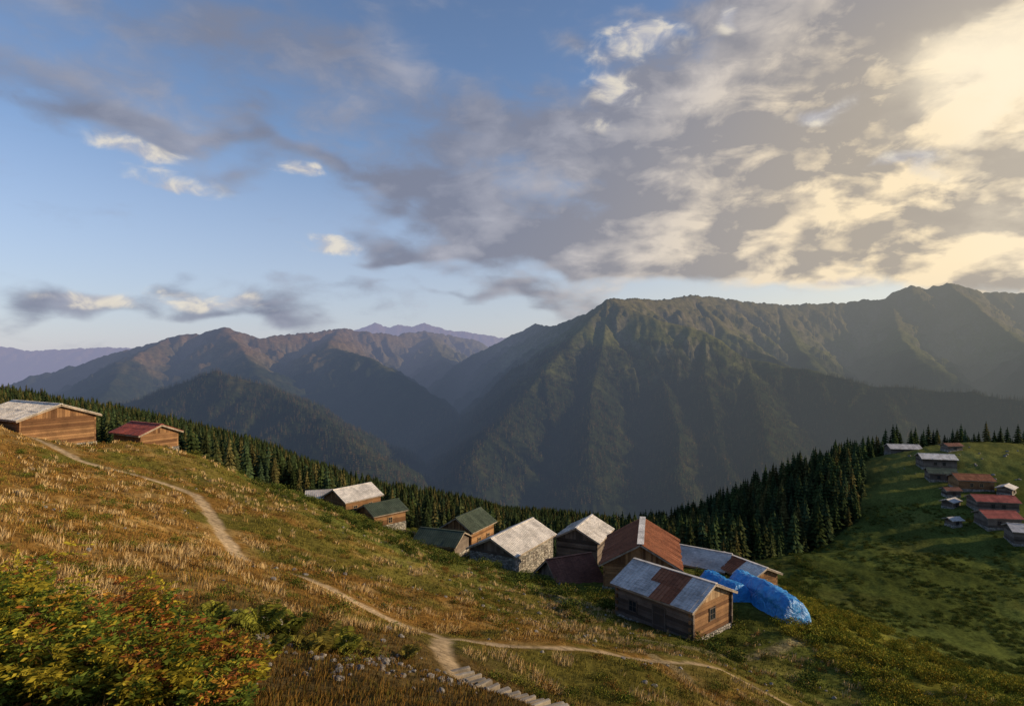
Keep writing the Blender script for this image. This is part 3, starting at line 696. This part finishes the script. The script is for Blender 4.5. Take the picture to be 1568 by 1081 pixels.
# ------------------------------------------------------------------ stones and steps
def rock(name,seed):
    import bmesh
    bm=bmesh.new();bmesh.ops.create_icosphere(bm,subdivisions=3,radius=.5)
    rg=np.random.default_rng(seed);pl=[(Vector(rg.normal(size=3)).normalized(),rg.uniform(.28,.42)) for _ in range(9)]
    for v in bm.verts:
        for nn,d in pl:
            k=v.co.dot(nn)
            if k>d: v.co-=nn*(k-d)
        v.co.z*=.7
    me=bpy.data.meshes.new(name);bm.to_mesh(me);bm.free()
    a=me.attributes.new('tone','FLOAT','FACE');a.data.foreach_set('value',rg.uniform(.2,.9,len(me.polygons)).astype(np.float32))
    return add_obj(name,me,[M_rock])
rocks=bpy.data.objects.new('scattered_stones',None);scene.collection.objects.link(rocks)
x=np.concatenate([rng.normal(-3.2,1.6,190),rng.uniform(-30,22,160),rng.normal(3,5,90),rng.normal(-6.5,.8,6),rng.uniform(100,150,50)]);y=np.concatenate([rng.normal(15,1.5,190),rng.uniform(18,60,160),rng.normal(34,6,90),rng.normal(16.5,.5,6),rng.uniform(140,185,50)])
s=np.concatenate([rng.uniform(.05,.22,190),rng.uniform(.08,.3,160),rng.uniform(.08,.3,90),rng.uniform(.3,.5,6),rng.uniform(.4,1.1,50)])
k=(poly_dist(x,y,TR2)>.3)&hs_ok(x,y)&(y>8);x,y,s=x[k],y[k],s[k];z=ground(x,y)+s*.08;idx=rng.integers(0,3,len(x))
for v in range(3):
    kk=idx==v;instancer('stone_scatter',rock('stone',40+v),np.stack([x[kk],y[kk],z[kk]],-1),s[kk],rng.uniform(0,6,kk.sum()),rocks)
st=MB();pts=[(-1.6,18.0),(-.9,16.7),(-.35,16.1),(.2,15.1),(.75,14.1),(1.3,12.6)]
seg=[]
for a_,b_2 in zip(pts[:-1],pts[1:]):
    L=math.hypot(b_2[0]-a_[0],b_2[1]-a_[1]);k=0
    while k<L: seg.append((a_[0]+(b_2[0]-a_[0])*k/L,a_[1]+(b_2[1]-a_[1])*k/L,math.atan2(b_2[1]-a_[1],b_2[0]-a_[0])));k+=.36
for sx,sy,an in seg:
    st.box((sx+random.uniform(-.04,.04),sy,gz(sx,sy)+.01),(.11+random.uniform(-.03,.03),.82+random.uniform(-.15,.15),.14),rz=an+random.uniform(-.15,.15))
so=st.obj('stone_steps',[M_step]);bv=so.modifiers.new('b','BEVEL');bv.width=.02;bv.segments=2

# ------------------------------------------------------------------ sky
SUN_AZ=89.;SUN_EL=16.5
w=bpy.data.worlds.new('World');scene.world=w;w.use_nodes=True;nt=w.node_tree;T=NT(nt)
bg=nt.nodes['Background'];bg.inputs['Strength'].default_value=.1
sky=T.n('ShaderNodeTexSky',sky_type='NISHITA');sky.sun_disc=False;sky.sun_elevation=R(SUN_EL);sky.sun_rotation=R(SUN_AZ);sky.altitude=1500;sky.dust_density=.6;sky.ozone_density=2.5
tc=T.n('ShaderNodeTexCoord');sp=T.n('ShaderNodeSeparateXYZ');nt.links.new(tc.outputs['Generated'],sp.inputs[0])
dx,dy,dz=sp.outputs
az=T.m('MULTIPLY',T.m('ARCTAN2',dx,dy),180/math.pi);el=T.m('MULTIPLY',T.m('ARCSINE',dz),180/math.pi)
def comb(a,b,c=0.):
    q=T.n('ShaderNodeCombineXYZ');T.set(q.inputs[0],a);T.set(q.inputs[1],b);T.set(q.inputs[2],c);return q.outputs[0]
den=T.m('ADD',T.m('MAXIMUM',dz,0.),.36)
PC=comb(T.m('DIVIDE',dx,den),T.m('DIVIDE',dy,den),.3)
AE=comb(az,el,0.)
PA=T.vm('MULTIPLY',AE,(.06,.13,0))
wn=T.n('ShaderNodeTexNoise');wn.noise_dimensions='2D';wn.inputs['Scale'].default_value=1.7;wn.inputs['Detail'].default_value=2;nt.links.new(PA,wn.inputs['Vector'])
wc=T.vm('SUBTRACT',wn.outputs['Color'],(.5,.5,.5))
AEw=T.vm('MULTIPLY_ADD',wc,(24,10,0),AE)
AEs=T.vm('MULTIPLY_ADD',wc,(7,4,0),AE)
def blobs(L,V):
    s=None
    for a0,e0,ra,re,wt in L:
        q=T.vm('MULTIPLY_ADD',V,(1/ra,1/re,0),(-a0/ra,-e0/re,0))
        g=T.m('POWER',.3679,T.vm('DOT_PRODUCT',q,q))
        s=T.m('MULTIPLY',g,wt) if s is None else T.m('MULTIPLY_ADD',g,wt,s)
    return s
dens=blobs([(-26,25,15,4.5,.85),(-34,18,12,2.2,.7),(-21,16.9,9,1.8,.8),(-12,14.4,8,2.4,.85),(-3,12,9,3,.95),(5,9,9,2,1.),
  (-9.7,8.8,4,1.3,.8),(-3,20,12,3.8,.65),(10,17.5,9,5,1.1),(23,15.5,14,7,1.5),(20,8.6,13,3.6,1.25),(34,23,14,8,1.5),(38,9.5,12,5,1.3),
  (-27,3.6,16,1.3,.85),(-4,5.3,12,1.0,.75),(20,27.5,10,4,1.),(70,20,24,20,.9),(-80,20,25,8,.6)],AEw)
nA=T.noise(PC,3.0,6,.56,0,'2D')
nA2=T.noise(T.vm('ADD',PC,(.085,.06,0)),3.0,3,.56,0,'2D')
nB=T.noise(PA,3.0,5,.6,.3,'2D')
D=T.m('ADD',T.m('MULTIPLY',dens,.68),T.m('MULTIPLY_ADD',T.m('SUBTRACT',nA,.5),1.1,T.m('MULTIPLY',T.m('SUBTRACT',nB,.5),.6)))
cov=T.mr(D,.08,.72,0.,.97)
prox=blobs([(38,19,20,13,1.),(36,5,30,7,.55),(22,13,16,9,.25)],AE)
glow=blobs([(38,20.5,5.5,4.5,.85),(41,14,5,8,.6)],AEs)
rel=T.m('MULTIPLY',T.m('SUBTRACT',nA,nA2),5.5)
shadow=T.mix(prox,(2.05,2.3,3.15),(4.4,3.85,3.2))
lit=T.mix(prox,(4.2,4.4,5.3),(10.2,8.3,5.5))
thin=T.mr(D,.2,.8,1.,0.)
lf0=T.m('ADD',T.m('ADD',T.m('MULTIPLY',thin,.4),rel),T.m('MULTIPLY_ADD',T.mr(nB,.42,.64),.6,T.m('MULTIPLY',prox,.1)))
lf=T.m('MULTIPLY',lf0,T.m('MULTIPLY_ADD',prox,.85,.3),clamp=True)
ccol=T.mix(lf,shadow,lit)
skyb=T.vm('MULTIPLY',sky.outputs[0],(1.85,1.68,1.65))
base=T.mix(T.m('MULTIPLY',T.mr(el,-1.,18.,1.,0.,False),.85),skyb,T.mix(prox,(4.5,4.75,5.9),(8.4,7.1,5.1)))
c=T.mix(cov,base,ccol)
puff=blobs([(a_,e_,ra,re,1.) for a_,e_,ra,re in [(-31.4,15.4,3.5,.9),(-28,13.4,4,.9),(-32.9,4.1,3.4,.8),(-25.4,4.3,3.2,.7),(-16,9.8,2.8,.7),(8.9,22.4,3,2.6),(12,26,3,1.2),(18.8,26.5,1.6,1),(-18.7,15,1.6,.6),(28.8,5.2,2,.6),(27,19,2.5,.8),(33,14,3,.8)]],AEs)
nC=T.noise(T.vm('MULTIPLY',AE,(.28,.5,0)),1.3,5,.55,.3,'2D')
pd=T.mr(T.m('MULTIPLY_ADD',puff,.75,T.m('MULTIPLY',T.m('SUBTRACT',nC,.5),1.4)),.15,.85,0.,.85)
c=T.mix(T.m('MULTIPLY',pd,T.mr(puff,.05,.5)),c,T.mix(T.mr(nC,.4,.7),(4.8,4.8,5.3),(8.2,7.5,6.3)))
c=T.mix(T.m('MULTIPLY',T.m('MULTIPLY',glow,T.mr(T.m('ADD',nA,T.m('MULTIPLY',rel,.12)),.38,.66,.25,1.)),.85,clamp=True),c,(10.4,9.1,6.9))
c=T.mix(T.mr(el,-4.,-.5,1.,0.),c,(1.2,1.3,1.6))
nt.links.new(c,bg.inputs[0])
w.cycles.sampling_method='MANUAL';w.cycles.sample_map_resolution=256
sl=bpy.data.lights.new('sun','SUN');sl.energy=5.0;sl.angle=R(.6);sl.color=(1,.77,.48)
so=bpy.data.objects.new('sun',sl);scene.collection.objects.link(so)
dv=Vector((math.sin(R(SUN_AZ))*math.cos(R(SUN_EL)),math.cos(R(SUN_AZ))*math.cos(R(SUN_EL)),math.sin(R(SUN_EL))))
so.rotation_euler=dv.to_track_quat('Z','Y').to_euler()
scene.view_settings.view_transform='Standard';scene.view_settings.look='None';scene.view_settings.exposure=0

cam=bpy.data.cameras.new('camera');co=bpy.data.objects.new('camera',cam);scene.collection.objects.link(co)
cam.lens=22;cam.sensor_width=36;cam.clip_end=60000;cam.clip_start=.1
co.location=(0,0,0);co.rotation_euler=(R(90),0,0);scene.camera=co
